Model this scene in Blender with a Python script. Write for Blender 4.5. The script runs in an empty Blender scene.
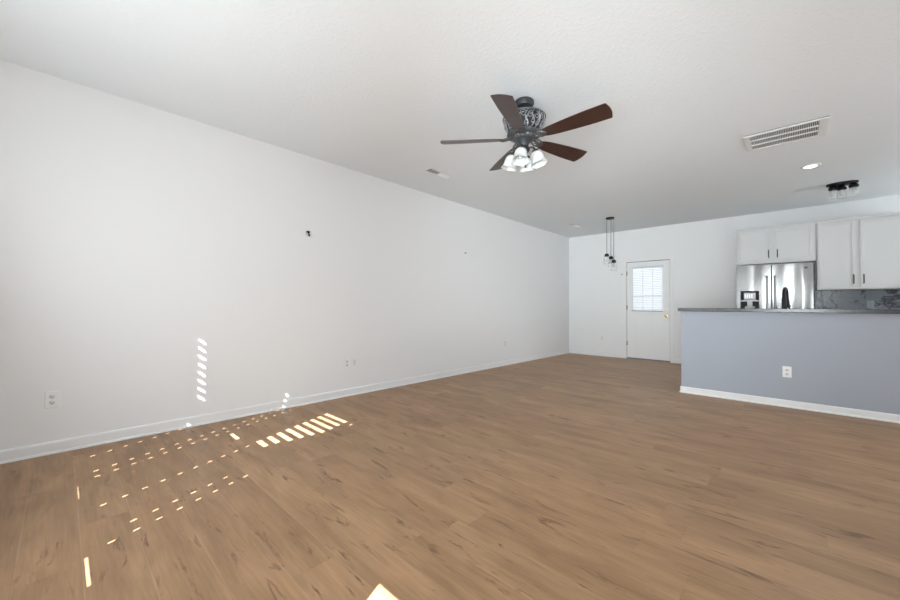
import bpy, bmesh, math, random
from mathutils import Vector, Matrix
random.seed(4)
S = bpy.context.scene
COL = S.collection
PI = math.pi

# ------------------------------------------------------------ camera, world, sun, exposure
cd = bpy.data.cameras.new('camera'); cam = bpy.data.objects.new('camera', cd); COL.objects.link(cam)
cd.sensor_width = 36; cd.lens = 14.673; cd.clip_start = 0.02
Rx = (0.72853916, 0.68497147, 0.00669144); Uy = (0.00746633, -0.01770835, 0.99981532); Fw = (-0.68496346, 0.72835465, 0.01801545)
cam.matrix_world = Matrix(((Rx[0], Uy[0], -Fw[0], 0), (Rx[1], Uy[1], -Fw[1], 0), (Rx[2], Uy[2], -Fw[2], 1.09), (0, 0, 0, 1)))
S.camera = cam
S.view_settings.view_transform = 'Standard'; S.view_settings.look = 'None'
S.view_settings.gamma = 1; S.view_settings.exposure = 0.12; S.view_settings.use_curve_mapping = False
W = bpy.data.worlds.new('sky'); S.world = W; W.use_nodes = True
bg = W.node_tree.nodes['Background']; bg.inputs[0].default_value = (0.90, 0.95, 1.0, 1); bg.inputs[1].default_value = 1.5
sd = bpy.data.lights.new('sun', 'SUN'); sd.energy = 38.0; sd.angle = math.radians(0.2); sd.color = (0.93, 0.96, 1.0)
sun = bpy.data.objects.new('sun', sd); COL.objects.link(sun)
sun.rotation_euler = Vector((-0.41, 1.0, -0.795)).to_track_quat('-Z', 'Y').to_euler()

X0, Y0, H, XR, YB = -3.960, 8.393, 2.766, 3.30, -0.75

def area(name, loc, size, direction, energy, color=(1, 1, 1), spread=180):
    l = bpy.data.lights.new(name, 'AREA'); l.shape = 'RECTANGLE'; l.size, l.size_y = size; l.energy = energy; l.color = color
    l.spread = math.radians(spread)
    o = bpy.data.objects.new(name, l); COL.objects.link(o); o.location = loc
    o.rotation_euler = Vector(direction).to_track_quat('-Z', 'Y').to_euler()
    return o
# daylight at the back windows, plus added fill: far-wall beam, two right-hand lamps
DAY = (0.875, 0.955, 1.0)
area('daylight_and_fill', (-3.0, YB + 0.06, 1.38), (0.84, 1.35), (0.35, 1, 0.35), 6, DAY)
area('daylight_and_fill', (-2.08, YB + 0.06, 1.38), (0.84, 1.35), (0.1, 1, 0.30), 36, DAY)
area('daylight_and_fill', (0.03, YB + 0.06, 1.25), (1.0, 1.6), (-0.50, 1, 0.24), 34, DAY, 150)
area('daylight_and_fill', (0.03, YB + 0.05, 1.25), (1.0, 1.6), (-0.36, 1, 0.13), 33, DAY, 56)  # added narrow beam that brightens the far wall
area('daylight_and_fill', (XR - 0.06, 3.4, 1.35), (1.3, 1.7), (-1, 0.1, 0.35), 36, DAY)  # added fill lamp, evens out the room from the right
area('daylight_and_fill', (XR - 0.06, 7.2, 1.65), (0.9, 1.0), (-1, -0.2, 0.7), 36, DAY)  # added fill lamp, lifts the kitchen end and far ceiling

# ------------------------------------------------------------ materials
def mat(name, color, rough=0.5, metal=0.0, spec=0.5):
    m = bpy.data.materials.new(name); m.use_nodes = True
    b = m.node_tree.nodes['Principled BSDF']
    b.inputs['Base Color'].default_value = (*color, 1); b.inputs['Roughness'].default_value = rough
    b.inputs['Metallic'].default_value = metal; b.inputs['Specular IOR Level'].default_value = spec
    return m
def nodes(m):
    return m.node_tree.nodes, m.node_tree.links, m.node_tree.nodes['Principled BSDF']
def bumped(m, scale, strength, dist=0.002, detail=3, lo=None):
    N, L, b = nodes(m)
    tc = N.new('ShaderNodeTexCoord'); n = N.new('ShaderNodeTexNoise'); n.inputs['Scale'].default_value = scale; n.inputs['Detail'].default_value = detail
    L.new(tc.outputs['Object'], n.inputs['Vector'])
    bp = N.new('ShaderNodeBump'); bp.inputs['Strength'].default_value = strength; bp.inputs['Distance'].default_value = dist
    src = n.outputs['Fac']
    if lo is not None:
        r = N.new('ShaderNodeValToRGB'); r.color_ramp.elements[0].position = lo; r.color_ramp.elements[1].position = lo + 0.15
        L.new(src, r.inputs[0]); src = r.outputs[0]
    L.new(src, bp.inputs['Height']); L.new(bp.outputs[0], b.inputs['Normal'])
    return m
def math_node(N, L, op, a, b=None, c=None):
    n = N.new('ShaderNodeMath'); n.operation = op
    for i, v in enumerate((a, b, c)):
        if v is None: continue
        if isinstance(v, (int, float)): n.inputs[i].default_value = v
        else: L.new(v, n.inputs[i])
    return n.outputs[0]

M = {}
M['wall'] = bumped(mat('wall_paint', (0.85, 0.85, 0.85), 0.75, spec=0.25), 120, 0.10, 0.001)
M['ceil'] = bumped(mat('ceiling_knockdown', (0.84, 0.875, 0.895), 0.9, spec=0.1), 42, 0.27, 0.0035, 4, 0.50)
M['trim'] = mat('trim_white', (0.86, 0.86, 0.855), 0.35)
M['pen'] = bumped(mat('grey_blue_paint', (0.40, 0.430, 0.485), 0.6, spec=0.3), 120, 0.08, 0.001)
M['cab'] = mat('cabinet_white', (0.68, 0.68, 0.67), 0.4)
M['plate'] = mat('outlet_plastic', (0.86, 0.86, 0.85), 0.3)
M['socket'] = mat('outlet_face', (0.72, 0.72, 0.71), 0.35)
M['slot'] = mat('slot_dark', (0.05, 0.05, 0.05), 0.6)
M['black'] = mat('black_metal', (0.012, 0.012, 0.013), 0.4, 0.6)
M['pewter'] = mat('aged_pewter', (0.11, 0.113, 0.118), 0.45, 0.55)
M['pewter_dark'] = mat('dark_pewter', (0.05, 0.053, 0.057), 0.5, 0.5)
M['housing'] = mat('motor_housing_dark', (0.022, 0.023, 0.026), 0.5, 0.4)
M['scroll'] = mat('scroll_pewter', (0.27, 0.28, 0.29), 0.42, 0.5)
M['brass'] = mat('brass', (0.80, 0.60, 0.18), 0.25, 0.9)
M['steelh'] = mat('hinge_steel', (0.25, 0.25, 0.25), 0.4, 0.8)
M['grille'] = mat('grille_white', (0.82, 0.82, 0.81), 0.5)
M['duct'] = mat('duct_dark', (0.06, 0.06, 0.06), 0.8)
M['gasket'] = mat('rubber_gasket', (0.03, 0.03, 0.032), 0.7)
M['sidegrey'] = mat('fridge_side_grey', (0.07, 0.072, 0.075), 0.5, 0.2)

# wood floor: planks 0.19 m wide running along X
m = mat('oak_planks', (0.4, 0.3, 0.2), 0.42, spec=0.35); N, L, b = nodes(m)
tc = N.new('ShaderNodeTexCoord'); sp = N.new('ShaderNodeSeparateXYZ'); L.new(tc.outputs['Object'], sp.inputs[0])
PW, PL = 0.19, 1.22
v = math_node(N, L, 'DIVIDE', math_node(N, L, 'ADD', sp.outputs['Y'], 0.11 + 0.19 * 20), PW)
row = math_node(N, L, 'FLOOR', v); fv = math_node(N, L, 'FRACT', v)
wn = N.new('ShaderNodeTexWhiteNoise'); wn.noise_dimensions = '1D'; L.new(row, wn.inputs['W'])
u = math_node(N, L, 'ADD', math_node(N, L, 'DIVIDE', math_node(N, L, 'ADD', sp.outputs['X'], 40), PL), wn.outputs['Value'])
colm = math_node(N, L, 'FLOOR', u); fu = math_node(N, L, 'FRACT', u)
cb = N.new('ShaderNodeCombineXYZ'); L.new(row, cb.inputs[0]); L.new(colm, cb.inputs[1])
pr = N.new('ShaderNodeTexWhiteNoise'); pr.noise_dimensions = '2D'; L.new(cb.outputs[0], pr.inputs['Vector'])
# grain coordinate, shifted per plank
sh = N.new('ShaderNodeVectorMath'); sh.operation = 'SCALE'; L.new(pr.outputs['Color'], sh.inputs[0]); sh.inputs['Scale'].default_value = 37.0
ad = N.new('ShaderNodeVectorMath'); ad.operation = 'ADD'; L.new(tc.outputs['Object'], ad.inputs[0]); L.new(sh.outputs[0], ad.inputs[1])
def stretched(sx, sy, scale, detail, dist=0.0, rough=0.5):
    mp = N.new('ShaderNodeMapping'); mp.inputs['Scale'].default_value = (sx, sy, 1); L.new(ad.outputs[0], mp.inputs[0])
    n = N.new('ShaderNodeTexNoise'); n.inputs['Scale'].default_value = scale; n.inputs['Detail'].default_value = detail
    n.inputs['Distortion'].default_value = dist; n.inputs['Roughness'].default_value = rough
    L.new(mp.outputs[0], n.inputs['Vector']); return n.outputs['Fac']
def ramp(src, pts):
    r = N.new('ShaderNodeValToRGB'); e = r.color_ramp.elements
    e[0].position, e[0].color = pts[0][0], (*pts[0][1], 1); e[1].position, e[1].color = pts[-1][0], (*pts[-1][1], 1)
    for p, c in pts[1:-1]:
        x = e.new(p); x.color = (*c, 1)
    L.new(src, r.inputs[0]); return r.outputs[0]
def mix(mode, fac, a, bb):
    n = N.new('ShaderNodeMix'); n.data_type = 'RGBA'; n.blend_type = mode
    if isinstance(fac, float): n.inputs[0].default_value = fac
    else: L.new(fac, n.inputs[0])
    for k, s in ((6, a), (7, bb)):
        if isinstance(s, tuple): n.inputs[k].default_value = (*s, 1)
        else: L.new(s, n.inputs[k])
    return n.outputs[2]
base = ramp(pr.outputs['Value'], [(0.0, (0.350, 0.204, 0.106)), (0.5, (0.380, 0.224, 0.117)), (1.0, (0.410, 0.245, 0.130))])
cloud = ramp(stretched(1.2, 5, 1.6, 3, 0.6), [(0.3, (0.78, 0.77, 0.76)), (0.7, (1.12, 1.13, 1.14))])
grain = ramp(stretched(2.2, 38, 2.2, 5, 0.4, 0.6), [(0.3, (0.86, 0.85, 0.84)), (0.65, (1.05, 1.05, 1.05))])
knot = ramp(stretched(2.6, 12.0, 1.7, 4, 0.7, 0.62), [(0.575, (0, 0, 0)), (0.70, (1, 1, 1))])
c1 = mix('MULTIPLY', 1.0, base, cloud); c1 = mix('MULTIPLY', 1.0, c1, grain)
kmask = ramp(stretched(1.6, 3.0, 1.3, 1), [(0.38, (0.2, 0.2, 0.2)), (0.54, (1, 1, 1))]); knot = mix('MULTIPLY', 1.0, knot, kmask)
kf = N.new('ShaderNodeMath'); kf.operation = 'MULTIPLY'; L.new(knot, kf.inputs[0]); kf.inputs[1].default_value = 0.85
c1 = mix('MIX', kf.outputs[0], c1, (0.115, 0.058, 0.030))
edge_highlight = math_node(N, L, 'MULTIPLY', math_node(N, L, 'LESS_THAN', fv, 0.035), 0.16)
c1 = mix('MIX', edge_highlight, c1, (0.60, 0.42, 0.28))  # pale highlight painted along one long edge of each plank
ev = math_node(N, L, 'MULTIPLY', math_node(N, L, 'MINIMUM', fv, math_node(N, L, 'SUBTRACT', 1, fv)), PW)
eu = math_node(N, L, 'MULTIPLY', math_node(N, L, 'MINIMUM', fu, math_node(N, L, 'SUBTRACT', 1, fu)), PL)
edge = math_node(N, L, 'LESS_THAN', math_node(N, L, 'MINIMUM', ev, eu), 0.0014)
ef = math_node(N, L, 'MULTIPLY', edge, 0.16)
c1 = mix('MIX', ef, c1, (0.13, 0.08, 0.05))
L.new(c1, b.inputs['Base Color'])
bp = N.new('ShaderNodeBump'); bp.inputs['Strength'].default_value = 0.25; bp.inputs['Distance'].default_value = 0.001
L.new(grain, bp.inputs['Height']); L.new(bp.outputs[0], b.inputs['Normal'])
M['floor'] = m

# fan blade wood, reddish brown
m = mat('rosewood', (0.085, 0.035, 0.024), 0.33, spec=0.6); N, L, b = nodes(m)
tc = N.new('ShaderNodeTexCoord'); mp = N.new('ShaderNodeMapping'); mp.inputs['Scale'].default_value = (3, 45, 3); L.new(tc.outputs['Object'], mp.inputs[0])
n = N.new('ShaderNodeTexNoise'); n.inputs['Scale'].default_value = 2; n.inputs['Detail'].default_value = 4; L.new(mp.outputs[0], n.inputs[0])
r = N.new('ShaderNodeValToRGB'); r.color_ramp.elements[0].color = (0.024, 0.012, 0.010, 1); r.color_ramp.elements[1].color = (0.060, 0.026, 0.019, 1)
r.color_ramp.elements[0].position = 0.3; r.color_ramp.elements[1].position = 0.7
L.new(n.outputs['Fac'], r.inputs[0]); L.new(r.outputs[0], b.inputs['Base Color']); M['blade'] = m

# stone: dark counter and veined marble tile
m = mat('dark_granite', (0.05, 0.053, 0.06), 0.25); N, L, b = nodes(m)
tc = N.new('ShaderNodeTexCoord'); n = N.new('ShaderNodeTexNoise'); n.inputs['Scale'].default_value = 60; n.inputs['Detail'].default_value = 5; L.new(tc.outputs['Object'], n.inputs[0])
r = N.new('ShaderNodeValToRGB'); r.color_ramp.elements[0].color = (0.030, 0.032, 0.038, 1); r.color_ramp.elements[1].color = (0.085, 0.088, 0.098, 1); r.color_ramp.elements[0].position = .35; r.color_ramp.elements[1].position = .7
L.new(n.outputs['Fac'], r.inputs[0]); L.new(r.outputs[0], b.inputs['Base Color']); M['stone'] = m

m = mat('veined_grey_marble', (0.3, 0.33, 0.36), 0.25); N, L, b = nodes(m)
tc = N.new('ShaderNodeTexCoord'); n = N.new('ShaderNodeTexNoise'); n.inputs['Scale'].default_value = 2.6; n.inputs['Detail'].default_value = 5; n.inputs['Distortion'].default_value = 0.7; n.inputs['Roughness'].default_value = 0.62
mp = N.new('ShaderNodeMapping'); mp.inputs['Rotation'].default_value = (0, 0.6, 0); mp.inputs['Location'].default_value = (3.3, 0, 1.7); L.new(tc.outputs['Object'], mp.inputs[0]); L.new(mp.outputs[0], n.inputs[0])
r = N.new('ShaderNodeValToRGB'); e = r.color_ramp.elements; e[0].position = 0.36; e[0].color = (0.165, 0.19, 0.215, 1); e[1].position = 0.66; e[1].color = (0.19, 0.215, 0.24, 1)
for p, c in ((0.50, (0.17, 0.195, 0.22)), (0.53, (0.035, 0.04, 0.05)), (0.56, (0.05, 0.055, 0.07)), (0.58, (0.26, 0.285, 0.31)), (0.62, (0.16, 0.185, 0.21))):
    x = e.new(p); x.color = (*c, 1)
L.new(n.outputs['Fac'], r.inputs[0])
bk = N.new('ShaderNodeTexBrick'); bk.inputs['Scale'].default_value = 1; bk.inputs['Brick Width'].default_value = 0.305; bk.inputs['Row Height'].default_value = 0.153; bk.inputs['Mortar Size'].default_value = 0.0022
bk.inputs['Mortar'].default_value = (0.10, 0.115, 0.13, 1)
sx = N.new('ShaderNodeSeparateXYZ'); L.new(tc.outputs['Object'], sx.inputs[0]); cx = N.new('ShaderNodeCombineXYZ'); L.new(sx.outputs['X'], cx.inputs[0]); L.new(sx.outputs['Z'], cx.inputs[1])
mp2 = N.new('ShaderNodeMapping'); mp2.inputs['Location'].default_value = (0.08, 0.105, 0); L.new(cx.outputs[0], mp2.inputs[0]); L.new(mp2.outputs[0], bk.inputs['Vector'])
L.new(r.outputs[0], bk.inputs['Color1']); L.new(r.outputs[0], bk.inputs['Color2']); L.new(bk.outputs['Color'], b.inputs['Base Color']); M['tile'] = m

# brushed stainless steel with gentle panel warping
m = mat('brushed_steel', (0.23, 0.23, 0.226), 0.22, 1.0); N, L, b = nodes(m)
tc = N.new('ShaderNodeTexCoord'); n = N.new('ShaderNodeTexNoise'); n.inputs['Scale'].default_value = 2.2; n.inputs['Detail'].default_value = 0.6
mp = N.new('ShaderNodeMapping'); mp.inputs['Scale'].default_value = (2.4, 1, 0.55); L.new(tc.outputs['Object'], mp.inputs[0]); L.new(mp.outputs[0], n.inputs[0])
bp = N.new('ShaderNodeBump'); bp.inputs['Strength'].default_value = 1.0; bp.inputs['Distance'].default_value = 0.022
L.new(n.outputs['Fac'], bp.inputs['Height']); L.new(bp.outputs[0], b.inputs['Normal']); M['steel'] = m
M['steel_plain'] = mat('handle_steel', (0.24, 0.24, 0.24), 0.30, 1.0)
M['disp'] = mat('dispenser_grey', (0.42, 0.42, 0.43), 0.35, 0.4)

def glassy(name, color, rough, mixf):
    m = bpy.data.materials.new(name); m.use_nodes = True; N = m.node_tree.nodes; L = m.node_tree.links; b = N['Principled BSDF']
    b.inputs['Base Color'].default_value = (*color, 1); b.inputs['Roughness'].default_value = rough
    t = N.new('ShaderNodeBsdfTransparent'); mx = N.new('ShaderNodeMixShader'); mx.inputs[0].default_value = mixf
    L.new(t.outputs[0], mx.inputs[1]); L.new(b.outputs[0], mx.inputs[2]); L.new(mx.outputs[0], N['Material Output'].inputs[0]); return m
M['glass'] = glassy('clear_glass', (0.80, 0.82, 0.82), 0.05, 0.22)
M['pane'] = glassy('window_pane', (0.85, 0.9, 0.92), 0.03, 0.12)
m = mat('frosted_glass', (0.66, 0.68, 0.67), 0.3); m.node_tree.nodes['Principled BSDF'].inputs['Subsurface Weight'].default_value = 0.1
m.node_tree.nodes['Principled BSDF'].inputs['Subsurface Radius'].default_value = (0.03, 0.03, 0.03); M['frost'] = m
m = bpy.data.materials.new('blind_vinyl'); m.use_nodes = True; N = m.node_tree.nodes; L = m.node_tree.links; b = N['Principled BSDF']
b.inputs['Base Color'].default_value = (0.82, 0.84, 0.86, 1); b.inputs['Roughness'].default_value = 0.5
t = N.new('ShaderNodeBsdfTranslucent'); t.inputs[0].default_value = (0.8, 0.86, 0.9, 1); mx = N.new('ShaderNodeMixShader'); mx.inputs[0].default_value = 0.3
L.new(b.outputs[0], mx.inputs[1]); L.new(t.outputs[0], mx.inputs[2]); L.new(mx.outputs[0], N['Material Output'].inputs[0]); M['vinyl'] = m
m = mat('lamp_lens', (1, 1, 1), 0.5); b = m.node_tree.nodes['Principled BSDF']; b.inputs['Emission Color'].default_value = (1, 0.98, 0.94, 1); b.inputs['Emission Strength'].default_value = 4.0; M['lens'] = m

# ------------------------------------------------------------ helpers
def bx(bm, x0, x1, y0, y1, z0, z1, mat4=None):
    vs = [bm.verts.new(Vector(p)) for p in ((x0, y0, z0), (x1, y0, z0), (x1, y1, z0), (x0, y1, z0), (x0, y0, z1), (x1, y0, z1), (x1, y1, z1), (x0, y1, z1))]
    if mat4 is not None:
        for q in vs: q.co = mat4 @ q.co
    for f in ((3, 2, 1, 0), (4, 5, 6, 7), (0, 1, 5, 4), (1, 2, 6, 5), (2, 3, 7, 6), (3, 0, 4, 7)):
        bm.faces.new([vs[i] for i in f])
    return vs
def lathe(bm, prof, seg=32, mat4=None, scale=(1, 1), wave=None):
    rings = []
    for r, z in prof:
        ring = []
        for i in range(seg):
            a = 2 * PI * i / seg; rr = r * (wave(a, z) if wave else 1)
            p = Vector((rr * math.cos(a) * scale[0], rr * math.sin(a) * scale[1], z))
            ring.append(bm.verts.new(mat4 @ p if mat4 is not None else p))
        rings.append(ring)
    for a, b_ in zip(rings, rings[1:]):
        for i in range(seg):
            bm.faces.new((a[i], a[(i + 1) % seg], b_[(i + 1) % seg], b_[i]))
    if prof[0][0] > 1e-4: bm.faces.new(list(reversed(rings[0]))) if not wave else None
    if prof[-1][0] > 1e-4 and not wave: bm.faces.new(rings[-1])
def tube(bm, pts, rad, seg=8, cap=True, taper=None):
    pts = [Vector(p) for p in pts]; rings = []; up = None
    for i, p in enumerate(pts):
        d = (pts[min(i + 1, len(pts) - 1)] - pts[max(i - 1, 0)]).normalized()
        if up is None:
            up = Vector((0, 0, 1)) if abs(d.z) < 0.9 else Vector((1, 0, 0))
        s = d.cross(up)
        if s.length < 1e-5: s = d.orthogonal()
        s.normalize(); up = s.cross(d).normalized()
        r = rad * (taper[i] if taper else 1)
        rings.append([bm.verts.new(p + (s * math.cos(2 * PI * k / seg) + up * math.sin(2 * PI * k / seg)) * r) for k in range(seg)])
    for a, b_ in zip(rings, rings[1:]):
        for k in range(seg): bm.faces.new((a[k], a[(k + 1) % seg], b_[(k + 1) % seg], b_[k]))
    if cap: bm.faces.new(list(reversed(rings[0]))); bm.faces.new(rings[-1])
def rings_skin(bm, rings, closed=True, cap=False):
    vs = [[bm.verts.new(Vector(p)) for p in r] for r in rings]; n = len(vs[0])
    for a, b_ in zip(vs, vs[1:]):
        for i in range(n if closed else n - 1): bm.faces.new((a[i], a[(i + 1) % n], b_[(i + 1) % n], b_[i]))
    if cap: bm.faces.new(vs[0][::-1]); bm.faces.new(vs[-1])
def obj(name, bm, m, parent=None, smooth=False, bevel=0.0, loc=None, rot=None):
    bmesh.ops.recalc_face_normals(bm, faces=bm.faces)
    me = bpy.data.meshes.new(name); bm.to_mesh(me); bm.free(); me.materials.append(m)
    if smooth:
        for p in me.polygons: p.use_smooth = True
        try: me.set_sharp_from_angle(angle=math.radians(38))
        except Exception: pass
    o = bpy.data.objects.new(name, me); COL.objects.link(o)
    if parent is not None: o.parent = parent
    if loc is not None: o.location = loc
    if rot is not None: o.rotation_euler = rot
    if bevel:
        md = o.modifiers.new('bevel', 'BEVEL'); md.width = bevel; md.segments = 2; md.limit_method = 'ANGLE'
    return o
def thing(name, label, cat, loc=(0, 0, 0), rot=(0, 0, 0), group=None):
    o = bpy.data.objects.new(name, None); COL.objects.link(o); o.empty_display_size = 0.1
    o.location = loc; o.rotation_euler = rot; o['label'] = label; o['category'] = cat
    if group: o['group'] = group
    return o
def tag(o, label, cat, group=None):
    o['label'] = label; o['category'] = cat
    if group: o['group'] = group
    return o
def struct(name, bm, m, bevel=0.0):
    o = obj(name, bm, m, None, bevel=bevel); o['kind'] = 'structure'; return o
NB = bmesh.new
def dup(root, loc, rot, label, group=None):
    r_ = root.copy(); COL.objects.link(r_); r_.location = loc; r_.rotation_euler = rot; r_['label'] = label
    if group: r_['group'] = group
    for ch in list(root.children):
        c = ch.copy(); COL.objects.link(c); c.parent = r_
        for g in ch.children:
            d = g.copy(); COL.objects.link(d); d.parent = c
    return r_

# ------------------------------------------------------------ room shell
T = 0.12
bm = NB(); bx(bm, X0 - T, XR + T, YB - T, Y0 + T, -0.1, 0); struct('floor', bm, M['floor'])
bm = NB(); bx(bm, X0 - T, XR + T, YB - T, Y0 + T, H, H + 0.1); struct('ceiling', bm, M['ceil'])
bm = NB(); bx(bm, X0 - T, X0, YB - T, Y0 + T, 0, H); struct('wall_left', bm, M['wall'])
def wall_with_holes(name, axis, a0, a1, c0, c1, holes):
    """wall slab between a0..a1 along one axis, thickness c0..c1, holes = (s0,s1,z0,z1)"""
    bm = NB(); xs = sorted({a0, a1, *[h[0] for h in holes], *[h[1] for h in holes]})
    for s0, s1 in zip(xs, xs[1:]):
        z = 0
        for h in sorted([h for h in holes if h[0] <= s0 + 1e-6 and h[1] >= s1 - 1e-6], key=lambda h: h[2]):
            if h[2] > z:
                (bx(bm, s0, s1, c0, c1, z, h[2]) if axis == 'x' else bx(bm, c0, c1, s0, s1, z, h[2]))
            z = h[3]
        (bx(bm, s0, s1, c0, c1, z, H) if axis == 'x' else bx(bm, c0, c1, s0, s1, z, H))
    return struct(name, bm, M['wall'])
DX0, DX1, DZ1 = -2.652, -1.825, 2.075
wall_with_holes('wall_far', 'x', X0, XR, Y0, Y0 + T, [(DX0, DX1, 0, DZ1)])
WA = (-3.46, -2.535, 0.64, 2.27); WB = (-2.535, -1.58, 0.64, 2.27); WC = (-0.536, 0.60, 0.30, 2.13)
wall_with_holes('wall_back', 'x', X0, XR, YB - T, YB, [WA, WB, WC])
wall_with_holes('wall_right', 'y', YB - T, Y0 + T, XR, XR + T, [(2.7, 4.1, 0.5, 2.2), (6.75, 7.65, 1.15, 2.15)])

def base_profile(bm, p0, p1, nrm, h=0.088, d=0.014, shoe=0.012):
    """baseboard with a rounded top and a shoe moulding, from p0 to p1, nrm = direction into the room"""
    prof = [(0, 0), (d + shoe, 0), (d + shoe, 0.008), (d + shoe * 0.7, 0.014), (d, 0.018), (d, h - 0.014), (d * 0.75, h - 0.004), (d * 0.35, h), (0, h)]
    n = Vector(nrm); rs = []
    for p in (p0, p1): rs.append([Vector(p) + n * a + Vector((0, 0, z)) for a, z in prof])
    rings_skin(bm, rs, True, True)
bm = NB(); base_profile(bm, (X0, YB, 0), (X0, Y0, 0), (1, 0, 0)); struct('baseboard_left', bm, M['trim'])
bm = NB(); base_profile(bm, (X0 + .026, Y0, 0), (DX0 - 0.055, Y0, 0), (0, -1, 0)); base_profile(bm, (DX1 + 0.055, Y0, 0), (-0.75, Y0, 0), (0, -1, 0)); struct('baseboard_far', bm, M['trim'])
bm = NB(); base_profile(bm, (X0 + .026, YB, 0), (-0.59, YB, 0), (0, 1, 0)); struct('baseboard_back', bm, M['trim'])

# windows behind the viewer and two added right-hand ones: frame and sash bars
def back_window(name, w, railz=None):
    bm = NB(); x0, x1, z0, z1 = w; f = 0.03; ya, yb = YB - 0.05, YB - 0.02
    bx(bm, x0, x0 + f * .5, ya, yb, z0, z1); bx(bm, x1 - f * .5, x1, ya, yb, z0, z1); bx(bm, x0, x1, ya, yb, z0, z0 + f); bx(bm, x0, x1, ya, yb, z1 - f, z1)
    struct(name, bm, M['trim'])
back_window('window_1', WA); back_window('window_2', WB); back_window('window_3', WC)
bm = NB()
for a in ((2.7, 2.74, .5, 2.2), (4.06, 4.1, .5, 2.2), (2.74, 4.06, .5, .54), (2.74, 4.06, 2.16, 2.2), (2.74, 4.06, 1.33, 1.37)): bx(bm, XR + .02, XR + .08, *a)
struct('added_window_4', bm, M['trim'])  # unseen window added around the right-hand fill lamp
bm = NB()
for a in ((6.75, 6.79, 1.15, 2.15), (7.61, 7.65, 1.15, 2.15), (6.79, 7.61, 1.15, 1.19), (6.79, 7.61, 2.11, 2.15)): bx(bm, XR + .02, XR + .08, *a)
struct('added_window_5', bm, M['trim'])  # unseen window put in for the kitchen-side fill lamp

# blinds in the back windows. Sun slips through cord slots and openings cut to shape its stripes
PITCH = 0.0735
def blind(w, holes_for, label, bottom_gap=None, gap=0.010):
    x0, x1, z0, z1 = w; bm = NB(); y0, y1 = YB - 0.001, YB + 0.001
    k0 = -1; z = 0.7295 - PITCH * 1
    bx(bm, x0 + .004, x1 - .004, y0 - .02, y1 + .02, z1 - 0.045, z1)
    if bottom_gap:
        for a, b_ in ((x0, bottom_gap[0]), (bottom_gap[1], x1)): bx(bm, a, b_, y0, y1, z0, 0.668 + gap)
        bx(bm, x0, x1, y0, y1, z0, 0.668)
    k = 0
    while True:
        zc = 0.7295 + PITCH * k
        if zc > z1: break
        hs = sorted(holes_for(k)); lo, hi = zc, zc + 0.028
        top = min(zc - .03 + PITCH, z1); nxt = zc + PITCH
        if hs:
            hh = max(h[2] for h in hs); hi = zc + hh
            xs = x0
            for h in hs:
                bx(bm, xs, h[0], y0, y1, zc, hi); xs = h[1]
            bx(bm, xs, x1, y0, y1, zc, hi)
            bx(bm, x0, x1, y0, y1, hi, min(nxt, z1))
        else:
            bx(bm, x0, x1, y0, y1, zc, min(nxt, z1))
        k += 1
    # strip between bottom gap and first slat
    bx(bm, x0, x1, y0, y1, 0.668 + gap, 0.7295)
    o = obj('window_blind', bm, M['blindback']); tag(o, label, 'blind'); return o
M['blindback'] = mat('blind_white', (0.8, 0.8, 0.8), 0.5)
cw = 0.0055
def holesB(k):
    h = []
    if k <= 7 or k == 18: h.append((-1.913 - cw, -1.913 + cw, 0.023))
    if 1 <= k <= 6: h.append((-2.023 - cw, -2.023 + cw, 0.023))
    if k <= 9: h.append((-2.368 - cw, -2.368 + cw, 0.023))
    if 10 <= k <= 18:
        xr = {10: -2.23, 11: -2.20, 12: -2.14, 13: -2.10, 14: -2.06, 15: -2.02}.get(k, -2.01)
        h.append((-2.388, xr + .003, 0.035))
    return h
def holesA(k):
    h = [(-2.853 - cw, -2.853 + cw, 0.024), (-2.963 - cw, -2.963 + cw, 0.024)] if k <= 18 else []
    if k == 9: h.append((-2.76, -2.59, 0.014))
    if 11 <= k <= 18: h.append((-3.294, -3.272, 0.018))
    elif k <= 7: h.append((-3.312, -3.302, 0.018))
    return h
blind(WA, holesA, 'white window blind in the back wall beside the left wall', (-2.78, -2.58), 0.0035)
blind(WB, holesB, 'white window blind in the back wall, one window further from left wall', (-1.88, -1.65))
bm = NB(); bx(bm, WC[0], WC[1], YB - .002, YB + .001, 1.296, WC[3]); bx(bm, WC[0], WC[1], YB - .03, YB, WC[3] - .05, WC[3]); tag(obj('window_blind', bm, M['blindback']), 'white blind half raised over the widest back window', 'blind')

# ------------------------------------------------------------ far door
bm = NB(); fy = Y0 - 0.016
bx(bm, DX0 - .055, DX0, fy, Y0, 0, DZ1 + .055); bx(bm, DX1, DX1 + .055, fy, Y0, 0, DZ1 + .055); bx(bm, DX0, DX1, fy, Y0, DZ1, DZ1 + .055)
bx(bm, DX0 - .04, DX0 - .012, fy - .006, fy, 0, DZ1 + .04); bx(bm, DX1 + .012, DX1 + .04, fy - .006, fy, 0, DZ1 + .04); bx(bm, DX0 - .04, DX1 + .04, fy - .006, fy, DZ1 + .012, DZ1 + .04)
struct('trim_1', bm, M['trim'])
bm = NB(); bx(bm, DX0, DX1, Y0 + .0, Y0 + .11, 0.0, 0.018); struct('trim_2', bm, M['steelh'])
dx0, dx1, dz0, dz1 = DX0 + .008, DX1 - .010, 0.028, DZ1 - .012
lx0, lx1, lz0, lz1 = -2.53, -1.955, 1.01, 1.955
yd = Y0 + 0.006
bm = NB()
bx(bm, dx0, lx0, yd, yd + .042, dz0, dz1); bx(bm, lx1, dx1, yd, yd + .042, dz0, dz1); bx(bm, lx0, lx1, yd, yd + .042, dz0, lz0); bx(bm, lx0, lx1, yd, yd + .042, lz1, dz1)
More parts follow.
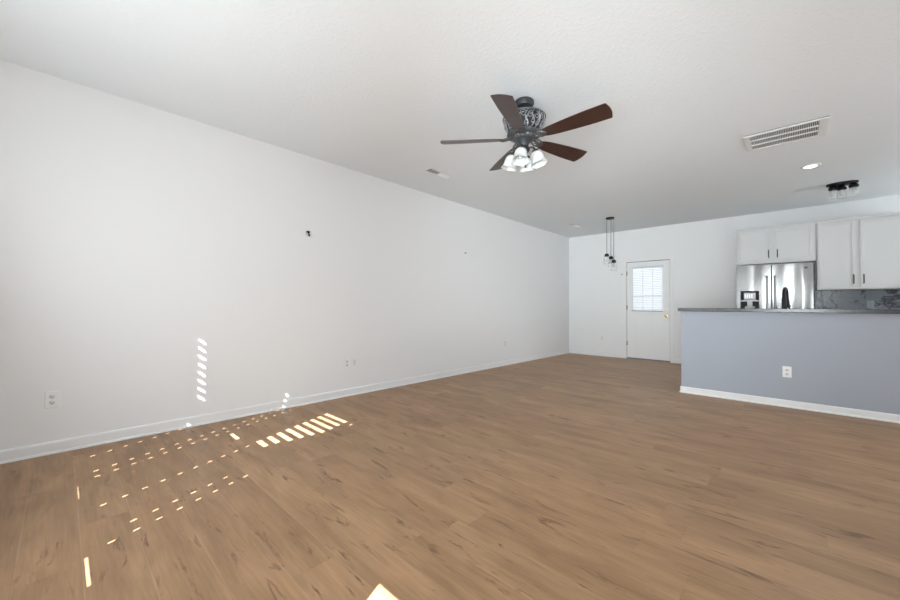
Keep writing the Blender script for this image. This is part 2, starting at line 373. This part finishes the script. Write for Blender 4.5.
# embossed lower panels
for a, b_ in ((-2.50, -2.27), (-2.20, -1.97)):
    for p in ((a, b_, .25, .262), (a, b_, .84, .852), (a, a + .012, .262, .84), (b_ - .012, b_, .262, .84)): bx(bm, p[0], p[1], yd - .009, yd, p[2], p[3])
    bx(bm, a + .04, b_ - .04, yd - .004, yd, .30, .80)
door = struct('door_1', bm, M['trim'])
bm = NB()
for p in ((lx0 - .02, lx0 + .012, lz0 - .02, lz1 + .02), (lx1 - .012, lx1 + .02, lz0 - .02, lz1 + .02), (lx0 + .012, lx1 - .012, lz0 - .02, lz0 + .012), (lx0 + .012, lx1 - .012, lz1 - .012, lz1 + .02)):
    bx(bm, p[0], p[1], yd - .010, yd, p[2], p[3])
obj('window_frame', bm, M['trim'], door, bevel=.003)
bm = NB(); bx(bm, DX0, dx0, yd + .012, yd + .04, 0.018, DZ1); bx(bm, dx1, DX1, yd + .012, yd + .04, 0.018, DZ1); bx(bm, dx0, dx1, yd + .012, yd + .04, dz1, DZ1); bx(bm, dx0, dx1, yd + .01, yd + .04, .018, dz0)
obj('gap_shade', bm, mat('gap_shade_grey', (.10, .10, .10), .8), door)  # dark filler standing in for the shade in the door gap
bm = NB(); bx(bm, lx0, lx1, yd + .026, yd + .031, lz0, lz1); obj('window_pane', bm, M['pane'], door)
bm = NB()
for i in range(3): bx(bm, lx0 + .19 * (i) + .185, lx0 + .19 * i + .195, yd + .032, yd + .040, lz0, lz1)
bx(bm, lx0, lx1, yd + .032, yd + .040, 1.33, 1.345); bx(bm, lx0, lx1, yd + .032, yd + .040, 1.63, 1.645)
obj('window_grille', bm, M['trim'], door)
for z in (0.33, 1.10, 1.83):
    bm = NB(); lathe(bm, [(0.008, z - .045), (0.008, z + .045)], 10, Matrix.Translation((dx0 - .004, yd - .010, 0))); bx(bm, dx0 - .012, dx0 + .010, yd - .006, yd - .001, z - .045, z + .045)
    h = obj('hinge', bm, M['steelh'], door); h['label'] = 'dark steel hinge'
bm = NB(); mk = Matrix.Translation((-1.893, yd, .93)) @ Matrix.Rotation(PI / 2, 4, 'X')
lathe(bm, [(0.030, 0), (0.030, .006), (.012, .010), (.011, .035), (.022, .045), (.027, .058), (.020, .070), (0.0001, .073)], 20, mk); h = obj('door_knob', bm, M['brass'], door, True); h['label'] = 'brass door knob'
bm = NB(); mk = Matrix.Translation((-1.893, yd, 1.07)) @ Matrix.Rotation(PI / 2, 4, 'X')
lathe(bm, [(0.027, 0), (0.027, .008), (.020, .014), (0.0001, .015)], 20, mk); bx(bm, -1.898, -1.888, yd - .028, yd - .012, 1.055, 1.085); h = obj('deadbolt', bm, M['trim'], door, True); h['label'] = 'white deadbolt thumb turn'
# mini blind on the door
t = thing('door_blind', 'white slatted mini blind hanging over the glass of the back door', 'blind', (-2.2425, yd - .012, 1.0))
bm = NB(); bx(bm, -.30, .30, -.028, 0.0, .935, .968); obj('headrail', bm, M['vinyl'], t)
bm = NB()
for i in range(25):
    z = .060 + i * 0.036; mt = Matrix.Translation((0, -.014, z)) @ Matrix.Rotation(math.radians(48), 4, 'X'); bx(bm, -.285, .285, -.0125, .0125, -.0006, .0006, mt)
s = obj('slats', bm, M['vinyl'], t)
bm = NB()
for x in (-.2, 0, .2): tube(bm, [(x, -.028, .94), (x, -.028, .03)], .0012, 5)
obj('ladder_cord', bm, M['trim'], t)
bm = NB(); bx(bm, -.300, .292, -.024, -.006, .020, .038); obj('bottom_rail', bm, mat('rail_grey', (.26, .26, .27), .5), t)

# ------------------------------------------------------------ small wall items
def outlet_parts(t, double=False, blank=False, sc=1.0):
    """plate facing +Y local -> we build facing -Y local"""
    bm = NB(); bx(bm, -.036, .036, -.0075, 0, -.058, .058); obj('cover_plate', bm, M['plate'], t, bevel=.003)
    if blank:
        bm = NB(); bx(bm, -.017, .017, -.009, -.005, -.033, .033); obj('rocker', bm, M['socket'], t, bevel=.001)
        return
    for z in (-.021, .021):
        bm = NB(); mt = Matrix.Translation((0, -.005, z)) @ Matrix.Rotation(PI / 2, 4, 'X'); lathe(bm, [(.0165, 0), (.0165, .004), (.015, .005)], 20, mt, (1, .88))
        rec = obj('receptacle', bm, M['socket'], t, True)
        bm = NB(); bx(bm, -.008, -.0055, -.0112, -.009, z - .001, z + .009); bx(bm, .0055, .008, -.0112, -.009, z, z + .008)
        mt = Matrix.Translation((0, -.009, z - .007)) @ Matrix.Rotation(PI / 2, 4, 'X'); lathe(bm, [(.003, 0), (.003, .0022)], 8, mt)
        obj('slot', bm, M['slot'], rec)
    bm = NB(); mt = Matrix.Translation((0, -.006, 0)) @ Matrix.Rotation(PI / 2, 4, 'X'); lathe(bm, [(.003, 0), (.002, .0012)], 8, mt); obj('screw', bm, M['steelh'], t)
o1 = thing('wall_outlet', 'white double wall outlet low on the left wall, nearest the viewer', 'outlet', (X0, -.025, .392), (0, 0, PI / 2))
outlet_parts(o1); o1.scale = (1.05, 1, 1.05)
dup(o1, (X0, 2.392, .395), (0, 0, PI / 2), 'white wall outlet, left one of the side by side pair on the left wall')
dup(o1, (X0, 5.722, .41), (0, 0, PI / 2), 'white wall outlet low on the left wall near the far corner')
dup(o1, (-3.177, Y0, .395), (0, 0, 0), 'white wall outlet low on the far wall left of the white door')
dup(o1, (-.070, 5.555, .389), (0, 0, 0), 'white outlet on the grey-blue bar wall')
o3 = thing('wall_outlet', 'grey outlet set in the veined marble backsplash', 'outlet', (.831, 8.380, 1.164))
keep = (M['plate'], M['socket']); M['plate'] = M['socket'] = mat('outlet_grey', (.30, .32, .34), .35); outlet_parts(o3); M['plate'], M['socket'] = keep
o2 = thing('wall_jack', 'white cable plate, right one of the side by side pair on the left wall', 'wall plate', (X0, 2.498, .395), (0, 0, PI / 2)); outlet_parts(o2, blank=True); o2.scale = (1.05, 1, 1.05)
t = thing('wall_hook', 'small dark hook screwed high into the left wall', 'hook', (X0, 1.886, 1.895))
bm = NB(); bx(bm, 0, .010, -.020, .020, .010, .028); obj('mounting_plate', bm, M['black'], t, bevel=.002)
bm = NB(); tube(bm, [(.004, 0, .012), (.020, 0, -.012), (.026, 0, -.028), (.036, 0, -.026), (.040, 0, -.012)], .007, 8); obj('prong', bm, M['black'], t, True)
bm = NB(); mk = Matrix.Translation((X0, 4.565, 1.976)) @ Matrix.Rotation(PI / 2, 4, 'Y'); lathe(bm, [(.010, 0), (.010, .004), (.004, .010), (.004, .018), (.009, .024), (0.0001, .026)], 10, mk)
tag(obj('wall_nail', bm, mat('nail_grey', (.22, .22, .22), .5, .4)), 'tiny grey nail high in the left wall, farther from viewer than the hook', 'nail')
bm = NB(); mk = Matrix.Translation((-2.745, Y0, 1.816)) @ Matrix.Rotation(PI / 2, 4, 'X'); lathe(bm, [(.014, 0), (.014, .006), (.006, .010), (.006, .030), (.012, .034), (0.0001, .040)], 12, mk)
tag(obj('wall_peg', bm, M['steelh']), 'tiny dark peg on the far wall left of the door frame', 'peg')

# ------------------------------------------------------------ peninsula / breakfast bar
PX0, PY = -1.083, 5.555
bm = NB(); bx(bm, PX0, XR, PY, PY + .13, 0, 1.049); struct('wall_bar', bm, M['pen'])
bm = NB(); base_profile(bm, (PX0 - .012, PY, 0), (XR, PY, 0), (0, -1, 0), .078, .012, .012); base_profile(bm, (PX0, PY, 0), (PX0, PY + .13, 0), (-1, 0, 0), .078, .012, .012); struct('baseboard_bar', bm, M['trim'])
bm = NB(); bx(bm, -1.112, XR - .01, 5.50, 5.88, 1.050, 1.0915); tag(obj('bar_counter', bm, M['stone'], bevel=.004), 'dark stone bar top capping the grey-blue half wall', 'countertop')
t = thing('base_cabinet', 'low kitchen cabinet run hidden behind the grey-blue bar wall', 'cabinet', (0, 6.0, 0))
bm = NB(); bx(bm, PX0, XR - .02, -.312, .29, .0, .88); obj('body', bm, M['cab'], t)
for i in range(6):
    bm = NB(); bx(bm, PX0 + .02 + i * .7, PX0 + .70 + i * .7, .29, .31, .12, .86); obj('door', bm, M['cab'], t, bevel=.003)
bm = NB(); bx(bm, PX0 - .01, XR - .02, 5.69, 6.34, .882, .92); tag(obj('kitchen_worktop', bm, M['stone'], bevel=.004), 'lower dark stone worktop on the kitchen side of the bar', 'countertop')
t = thing('kitchen_faucet', 'tall black arched kitchen faucet rising behind the bar top', 'faucet', (-.095, 5.98, .88))
t.rotation_euler = (0, 0, -math.radians(8)); t.location.z = .92
bm = NB(); lathe(bm, [(.032, 0), (.032, .01), (.026, .02), (.026, .11), (.024, .29), (.022, .30)], 20); obj('column', bm, M['black'], t, True)
pts = [(0, 0, .29)] + [(0, .085 - .085 * math.cos(a), .335 + .085 * math.sin(a)) for a in [i * PI / 12 for i in range(13)]] + [(0, .17, .27)]
bm = NB(); tube(bm, pts, .019, 12); obj('spout', bm, M['black'], t, True)
bm = NB(); lathe(bm, [(.022, .18), (.026, .19), (.025, .29), (.02, .30)], 16, Matrix.Translation((0, .17, 0))); obj('spray_head', bm, M['black'], t, True)
bm = NB(); tube(bm, [(.02, 0, .10), (.045, 0, .11), (.050, 0, .22)], .008, 8); obj('lever', bm, M['black'], t, True)

# ------------------------------------------------------------ kitchen back run
bm = NB(); bx(bm, .235, XR, 8.380, Y0, .92, 1.39); struct('trim_3', bm, M['tile'])
def cab_door(t, x0, x1, z0, z1, y, handle_x, hz0, hz1, rail=.036):
    bm = NB(); bx(bm, x0, x1, y - .012, y, z0, z1)
    r = rail
    bx(bm, x0, x0 + r, y - .020, y - .012, z0, z1); bx(bm, x1 - r, x1, y - .020, y - .012, z0, z1)
    bx(bm, x0 + r, x1 - r, y - .020, y - .012, z0, z0 + r); bx(bm, x0 + r, x1 - r, y - .020, y - .012, z1 - r, z1)
    d = obj('door', bm, M['cab'], t, bevel=.002)
    bm = NB(); yy = y - .020
    tube(bm, [(handle_x, yy, hz0 + .008), (handle_x, yy - .022, hz0 + .010), (handle_x, yy - .030, hz0 + .03), (handle_x, yy - .030, hz1 - .03), (handle_x, yy - .022, hz1 - .010), (handle_x, yy, hz1 - .008)], .0075, 8)
    h = obj('handle', bm, M['pewter_dark'], d, True); h['label'] = 'dark bar handle'
t = thing('wall_cabinet', 'white short wall cabinet with two doors above the refrigerator', 'cabinet', (0, 0, 0))
bm = NB(); bx(bm, -.735, .244, 8.065, Y0 - .002, 1.842, 2.45); obj('body', bm, M['cab'], t, bevel=.002)
bm = NB(); bx(bm, -.742, .246, 8.050, 8.065, 2.425, 2.458); obj('top_moulding', bm, M['cab'], t, bevel=.003)
cab_door(t, -.700, -.280, 1.905, 2.400, 8.065, -.312, 1.92 + .01, 2.07)
cab_door(t, -.235, .212, 1.905, 2.400, 8.065, -.203, 1.92 + .01, 2.07)
t = thing('wall_cabinet', 'white tall wall cabinet with two doors above the marble backsplash', 'cabinet', (0, 0, 0))
bm = NB(); bx(bm, .250, 1.20, 8.065, Y0 - .002, 1.388, 2.45); obj('body', bm, M['cab'], t, bevel=.002)
bm = NB(); bx(bm, .249, 1.20, 8.050, 8.065, 2.425, 2.458); obj('top_moulding', bm, M['cab'], t, bevel=.003)
cab_door(t, .268, .660, 1.412, 2.405, 8.065, .636, 1.465, 1.61)
cab_door(t, .705, 1.165, 1.412, 2.405, 8.065, .737, 1.465, 1.61)

# refrigerator
t = thing('refrigerator', 'stainless steel side by side refrigerator with ice dispenser under the short cabinet', 'refrigerator', (-.245, 8.0, 0))
fx0, fx1, fs = -.455, .452, -.022; yf = -.36  # door front at y = 7.64
bm = NB(); bx(bm, fx0 + .006, fx1 + .018, -.285, .35, .02, 1.775); obj('body', bm, M['sidegrey'], t, bevel=.004)
bm = NB(); bx(bm, fx0, fx1, -.29, -.20, .0, .06); obj('toe_grille', bm, M['gasket'], t)
dl, dr, db, dt = -.405, -.170, 1.02, 1.375          # dispenser recess, local x and z
def door_grid(x0, x1, hole=None):
    bm = NB()
    ya, yb = yf, yf + .07
    if hole:
        a, b_, c, d = hole
        bx(bm, x0, a, ya, yb, .07, 1.79); bx(bm, b_, x1, ya, yb, .07, 1.79); bx(bm, a, b_, ya, yb, .07, c); bx(bm, a, b_, ya, yb, d, 1.79)
        bmesh.ops.remove_doubles(bm, verts=bm.verts, dist=1e-5)
        bx(bm, a, b_, ya + .06, yb, c, d)
    else: bx(bm, x0, x1, ya, yb, .07, 1.79)
    return bm
d1 = obj('door', door_grid(fx0, fs - .004, (dl, dr, db, dt)), M['steel'], t)
d2 = obj('door', door_grid(fs + .004, fx1), M['steel'], t, bevel=.006)
bm = NB(); bx(bm, fs - .006, fs + .006, yf + .03, yf + .08, .07, 1.785); obj('door_seal', bm, M['gasket'], t)
for dd, hx in ((d1, fs - .050), (d2, fs + .046)):
    bm = NB()
    tube(bm, [(hx, yf - .045, .62), (hx, yf - .052, 1.1), (hx, yf - .045, 1.60)], .014, 12)
    h = obj('handle', bm, M['steel_plain'], dd, True); h['label'] = 'vertical steel bar handle'
    for z in (.64, 1.585):
        bm = NB(); bx(bm, hx - .014, hx + .014, yf - .052, yf, z - .022, z + .022); k = obj('handle_mount', bm, M['pewter_dark'], dd, bevel=.004)
bm = NB(); bx(bm, dl, dr, yf + .050, yf + .059, db, dt); bx(bm, dl, dl + .006, yf, yf + .05, db, dt); bx(bm, dr - .006, dr, yf, yf + .05, db, dt); bx(bm, dl, dr, yf, yf + .05, dt - .006, dt); bx(bm, dl, dr, yf, yf + .05, db, db + .006)
obj('dispenser_recess', bm, M['gasket'], d1)
bm = NB(); bx(bm, dl + .004, dr - .004, yf - .006, yf + .03, 1.205, 1.228); obj('dispenser_shelf', bm, M['steel_plain'], d1, bevel=.002)
bm = NB(); bx(bm, dl + .045, dr - .045, yf + .0, yf + .05, 1.235, 1.345); obj('control_panel', bm, M['disp'], d1, bevel=.004)
bm = NB()
for i in range(4): bx(bm, dl + .055 + i * .027, dl + .072 + i * .027, yf - .004, yf, 1.262, 1.322)
obj('button', bm, M['plate'], d1)
bm = NB(); bx(bm, dl + .055, dr - .055, yf + .015, yf + .05, 1.02, 1.13); bx(bm, dl + .085, dr - .085, yf + .005, yf + .05, 1.13, 1.205); obj('dispenser_paddle', bm, M['disp'], d1, bevel=.006)
bm = NB(); bx(bm, .350, .385, yf - .002, yf, 1.700, 1.712); bx(bm, .372, .380, yf - .002, yf, 1.712, 1.722); obj('maker_badge', bm, M['pewter_dark'], d2)

# ------------------------------------------------------------ ceiling grilles
t = thing('ceiling_vent', 'large white return air grille on the ceiling right of the fan', 'vent', (-.060, 4.755, H))
w, d = .292, .222; bl, br, bf = .040, .062, .028
bm = NB(); bx(bm, -w, w, -d, d, -.004, -.001); 
obj('backing', bm, M['duct'], t)
bm = NB(); bx(bm, -w, -w + bl, -d, d, -.016, -.004); bx(bm, w - br, w, -d, d, -.016, -.004); bx(bm, -w + bl, w - br, -d, -d + bf, -.016, -.004); bx(bm, -w + bl, w - br, d - bf, d, -.016, -.004)
for k in (1, 2):
    y = -d + bf + k * (2 * d - 2 * bf) / 3; bx(bm, -w + bl, w - br, y - .007, y + .007, -.016, -.004)
obj('frame', bm, M['grille'], t, bevel=.003)
n = 40
for i in range(n):
    x = -w + bl + (i + .5) * (2 * w - bl - br) / n; bm = NB()
    mt = Matrix.Translation((x, 0, -.010)) @ Matrix.Rotation(math.radians(30), 4, 'Y'); bx(bm, -.0009, .0009, -d + bf, d - bf, -.0045, .0045, mt); obj('louver', bm, M['grille'], t)
def register(loc, label):
    t = thing('ceiling_register', label, 'vent', loc); L_, w_ = .20, .058
    bm = NB(); bx(bm, -w_ + .01, w_ - .01, -L_ + .01, L_ - .01, -.003, -.001); obj('backing', bm, M['duct'], t)
    bm = NB(); f = .016
    bx(bm, -w_, -w_ + f, -L_, L_, -.010, -.003); bx(bm, w_ - f, w_, -L_, L_, -.010, -.003); bx(bm, -w_ + f, w_ - f, -L_, -L_ + f, -.010, -.003); bx(bm, -w_ + f, w_ - f, L_ - f, L_, -.010, -.003); bx(bm, -w_ + f, w_ - f, -.006, .006, -.012, -.003)
    obj('frame', bm, M['grille'], t, bevel=.002)
    for s in (-1, 1):
        for i in range(9):
            y = s * (.018 + i * .0185); bm = NB(); mt = Matrix.Translation((0, y, -.009)) @ Matrix.Rotation(math.radians(-48 * s), 4, 'X')
            bx(bm, -w_ + f, w_ - f, -.009, .009, -.0007, .0007, mt); obj('louver', bm, M['grille'], t)
    return t
rg = register((-3.245, 3.235, H), 'small white ceiling register near the left wall, left of the fan')
dup(rg, (-3.255, 7.13, H), (0, 0, 0), 'small white ceiling register near the far left corner')

# recessed light
t = thing('recessed_light', 'round lit recessed ceiling light beside the return air grille', 'ceiling light', (.145, 6.005, H))
bm = NB(); lathe(bm, [(.090, 0), (.092, -.004), (.078, -.010), (.066, -.007)], 40); obj('trim_ring', bm, M['trim'], t, True)
bm = NB(); lathe(bm, [(.067, -.006), (.045, -.0085), (0.0001, -.0095)], 32); obj('lens', bm, M['lens'], t, True)
area('recessed_light_glow', (.145, 6.005, H - .02), (.12, .12), (0, 0, -1), 9, (1, .97, .92))

# ------------------------------------------------------------ pendant cluster
t = thing('pendant_light', 'black three cord pendant light with clear glass shades left of the door', 'pendant light', (-2.50, 7.0, 0))
bm = NB(); lathe(bm, [(.074, H), (.074, H - .020), (.068, H - .026), (0.0001, H - .026)], 28); obj('canopy', bm, M['black'], t, True)
for px, py, z in ((-.060, .00, 2.066), (.004, .03, 2.015), (.066, .00, 1.940)):
    bm = NB(); tube(bm, [(px, py, H - .02), (px, py, z + .04)], .0055, 8); obj('cord', bm, M['steelh'], t)
    bm = NB(); lathe(bm, [(.010, .040), (.028, .032), (.040, .012), (.040, -.016), (.036, -.022)], 20, Matrix.Translation((px, py, z))); s = obj('socket', bm, M['black'], t, True)
    bm = NB(); lathe(bm, [(.028, 0), (.044, -.02), (.056, -.06), (.058, -.11), (.050, -.145)], 24, Matrix.Translation((px, py, z - .02)), wave=lambda a, z_: 1.0); obj('glass_shade', bm, M['glass'], t, True)
    bm = NB(); lathe(bm, [(.012, 0), (.016, -.03), (.028, -.06), (.024, -.085), (0.0001, -.095)], 14, Matrix.Translation((px, py, z - .02))); obj('bulb', bm, M['glass'], s, True)

# kitchen flush fixture
t = thing('flush_light', 'black ceiling fixture with three clear glass cups above the kitchen', 'ceiling light', (.468, 7.09, H))
bm = NB(); lathe(bm, [(.150, 0), (.150, -.018), (.142, -.026), (0.0001, -.026)], 36, None, (1.0, .62)); obj('ceiling_plate', bm, M['black'], t, True)
for px, py in ((-.082, .075), (0.0, .125), (.105, .06)):
    py -= .055
    bm = NB(); lathe(bm, [(.030, -.02), (.034, -.035), (.047, -.045), (.047, -.070), (.040, -.078)], 20, Matrix.Translation((px, py, 0))); s = obj('socket', bm, M['black'], t, True)
    bm = NB(); lathe(bm, [(.034, -.07), (.044, -.095), (.047, -.14), (.050, -.185)], 24, Matrix.Translation((px, py, 0)), wave=lambda a, z_: 1.0); obj('glass_cup', bm, M['glass'], t, True)
    bm = NB(); lathe(bm, [(.012, -.078), (.018, -.10), (.026, -.13), (.018, -.15), (0.0001, -.158)], 14, Matrix.Translation((px, py, 0))); b_ = obj('bulb', bm, M['frost'], s, True)

# ------------------------------------------------------------ ceiling fan
FX, FY = -1.594, 2.560
fan = thing('ceiling_fan', 'dark five blade ceiling fan with scrolled motor housing and white glass shades', 'ceiling fan', (FX, FY, 0))
bm = NB(); lathe(bm, [(.070, H), (.078, H - .008), (.079, H - .028), (.068, H - .050), (.040, H - .062), (.018, H - .066)], 36); obj('canopy', bm, M['pewter_dark'], fan, True)
bm = NB(); lathe(bm, [(.018, H - .06), (.018, 2.665)], 16); obj('downrod', bm, M['pewter_dark'], fan, True)
DZ = -.034
bm = NB(); lathe(bm, [(.03, 2.672 + DZ), (.10, 2.668 + DZ), (.150, 2.658 + DZ), (.160, 2.650 + DZ), (.158, 2.63 + DZ), (.146, 2.575 + DZ), (.125, 2.53 + DZ), (.112, 2.512 + DZ)], 40); house = obj('motor_housing', bm, M['housing'], fan, True)
# filigree scrolls wrapped on the housing
def rad_at(z):
    z -= DZ
    return .170 if z > 2.645 else .170 - (2.645 - z) * .36
def on_drum(a, z, off=0.0): r_ = rad_at(z) + off; return (r_ * math.cos(a), r_ * math.sin(a), z)
bm = NB(); NSC = 18
for i in range(NSC):
    a0 = 2 * PI * i / NSC; fl = 1 if i % 2 else -1; zt = 2.612 + (.010 if i % 3 == 0 else 0) + DZ; zb = 2.560 + (.008 if i % 3 == 1 else 0) + DZ
    pts = [(a0 + fl * (.005 + .018 * u_) * math.cos(u_ * 2.6 * PI) / .15, zt + (.005 + .018 * u_) * math.sin(u_ * 2.6 * PI)) for u_ in [k / 18 for k in range(19)]]
    tube(bm, [on_drum(a, z) for a, z in pts], .0034, 6)
    pts = [(a0 + .16 - fl * (.004 + .015 * u_) * math.cos(u_ * 2.4 * PI) / .14, zb - (.004 + .015 * u_) * math.sin(u_ * 2.4 * PI)) for u_ in [k / 16 for k in range(17)]]
    tube(bm, [on_drum(a, z) for a, z in pts], .0034, 6)
    # stem and leaf winding between the scrolls
    tube(bm, [on_drum(a0 + .17 + .09 * math.sin(j * 1.1 + i), 2.648 - j * .019 + DZ) for j in range(7)], .0045, 6, taper=[.5, .8, 1.1, 1.3, 1.1, .8, .4])
    tube(bm, [on_drum(a0 + .10 + .035 * j, 2.575 + .012 * j + DZ, .003) for j in range(4)], .0058, 6, taper=[.3, 1.2, 1.0, .2])
obj('filigree', bm, M['scroll'], house, True)
bm = NB(); lathe(bm, [(.158, 2.642 + DZ), (.172, 2.647 + DZ), (.174, 2.654 + DZ), (.166, 2.664 + DZ), (.150, 2.668 + DZ)], 44); obj('top_rim', bm, M['pewter'], house, True)
gad = lambda a, z: 1 + .022 * math.cos(20 * a)
bm = NB(); lathe(bm, [(.108, 2.496), (.126, 2.500), (.136, 2.492), (.134, 2.482), (.118, 2.472), (.098, 2.468), (.094, 2.455), (.082, 2.446), (.05, 2.444)], 120, None, (1, 1), gad); obj('lower_rim', bm, M['pewter'], fan, True)
bm = NB(); lathe(bm, [(.060, 2.452), (.062, 2.440), (.052, 2.428), (.040, 2.415), (.034, 2.392), (.044, 2.380), (.048, 2.366), (.040, 2.352), (.030, 2.338), (.022, 2.322), (.016, 2.306), (.009, 2.288), (0.0001, 2.278)], 36); kit = obj('light_kit', bm, M['pewter_dark'], fan, True)
PH = -2.48864755
def blade_outline():
    pts = []
    r0, r1, n = .150, .684, 16
    for i in range(n + 1):
        s_ = i / n; hw = .042 + .030 * math.sin(min(1, s_ * 1.1) * PI / 2) + .004 * s_
        if s_ < .15: hw *= .62 + .38 * (s_ / .15) ** .5
        pts.append((r0 + (r1 - .018 - r0) * s_, hw))
    for a in (.35, .7, 1.0): pts.append((r1 - .018 + .004 * a, .076 - .006 * a))
    pts += [(r1 - .008, .050), (r1 - .002, .026), (r1, 0.0)]
    return pts
for k in range(5):
    a = PH - k * 2 * PI / 5; Rm = Matrix.Translation((0, 0, 2.453)) @ Matrix.Rotation(a, 4, 'Z') @ Matrix.Rotation(-math.radians(14.5), 4, 'X')
    up = blade_outline(); loop = up + [(x, -y) for x, y in reversed(up[:-1])]
    bm = NB(); lo = [bm.verts.new((x, y, -.003)) for x, y in loop]; hi = [bm.verts.new((x, y, .003)) for x, y in loop]
    bm.faces.new(lo[::-1]); bm.faces.new(hi); nn = len(loop)
    for i in range(nn): bm.faces.new((lo[i], lo[(i + 1) % nn], hi[(i + 1) % nn], hi[i]))
    bl_ = obj('blade', bm, M['blade'], fan); bl_.matrix_local = Rm
    # blade edge band is pewter toned like the iron
    bm = NB()
    for s_ in (-1, 1):
        tube(bm, [(.085, s_ * .014, .010), (.11, s_ * .028, .006), (.14, s_ * .036, -.002), (.165, s_ * .030, -.007), (.185, s_ * .014, -.008), (.198, 0, -.008)], .0065, 8, taper=[1.3, 1.1, 1, 1, 1, .7])
        tube(bm, [(.12, s_ * .026, .002), (.135, s_ * .012, -.003), (.150, s_ * .010, -.007), (.160, s_ * .020, -.008)], .0045, 6)
    tube(bm, [(.075, 0, .014), (.11, 0, .010), (.15, 0, -.005), (.195, 0, -.008)], .008, 8, taper=[1.6, 1.2, 1, .8])
    bx(bm, .155, .190, -.022, .022, -.008, -.003)
    ar = obj('blade_arm', bm, M['pewter'], fan, True); ar.matrix_local = Matrix.Translation((0, 0, 2.457)) @ Matrix.Rotation(a, 4, 'Z') @ Matrix.Rotation(-math.radians(14.5 * .8), 4, 'X')
for k in range(4):
    a = math.radians(19 + 90 * k); c, s_ = math.cos(a), math.sin(a)
    bm = NB(); pr_ = [(.035, 2.368), (.052, 2.380), (.072, 2.376), (.086, 2.360), (.090, 2.342)]
    tube(bm, [(r_ * c, r_ * s_, z) for r_, z in pr_], .0075, 8); obj('lamp_arm', bm, M['pewter_dark'], fan, True)
    Rm = Matrix.Translation((.092 * c, .092 * s_, 2.343)) @ Matrix.Rotation(a, 4, 'Z') @ Matrix.Rotation(-math.radians(16), 4, 'Y')
    bm = NB(); lathe(bm, [(.012, .010), (.026, .004), (.030, -.008), (.027, -.020)], 20); g = obj('shade_holder', bm, M['pewter_dark'], fan, True); g.matrix_local = Rm
    bm = NB(); sc = lambda aa, z: 1 + (.045 * math.cos(6 * aa) * max(0, (-z - .06) / .05))
    outer = [(.027, -.010), (.038, -.018), (.047, -.034), (.051, -.056), (.053, -.080), (.058, -.100), (.067, -.116)]
    inner = [(r_ - .003, z) for r_, z in reversed(outer)]
    lathe(bm, outer + inner, 36, None, (1, 1), sc); g = obj('glass_shade', bm, M['frost'], fan, True); g.matrix_local = Rm
    bm = NB(); lathe(bm, [(.012, -.015), (.014, -.035), (.024, -.055), (.026, -.068), (.016, -.086), (0.0001, -.091)], 16); bu = obj('bulb', bm, M['frost'], fan, True); bu.matrix_local = Rm
# pull chain
bm = NB(); tube(bm, [(.02, -.012, 2.30), (.02, -.012, 2.235)], .0018, 6); lathe(bm, [(.002, 0), (.006, -.006), (.006, -.022), (.002, -.028)], 10, Matrix.Translation((.02, -.012, 2.238))); obj('pull_chain', bm, M['pewter'], fan, True)
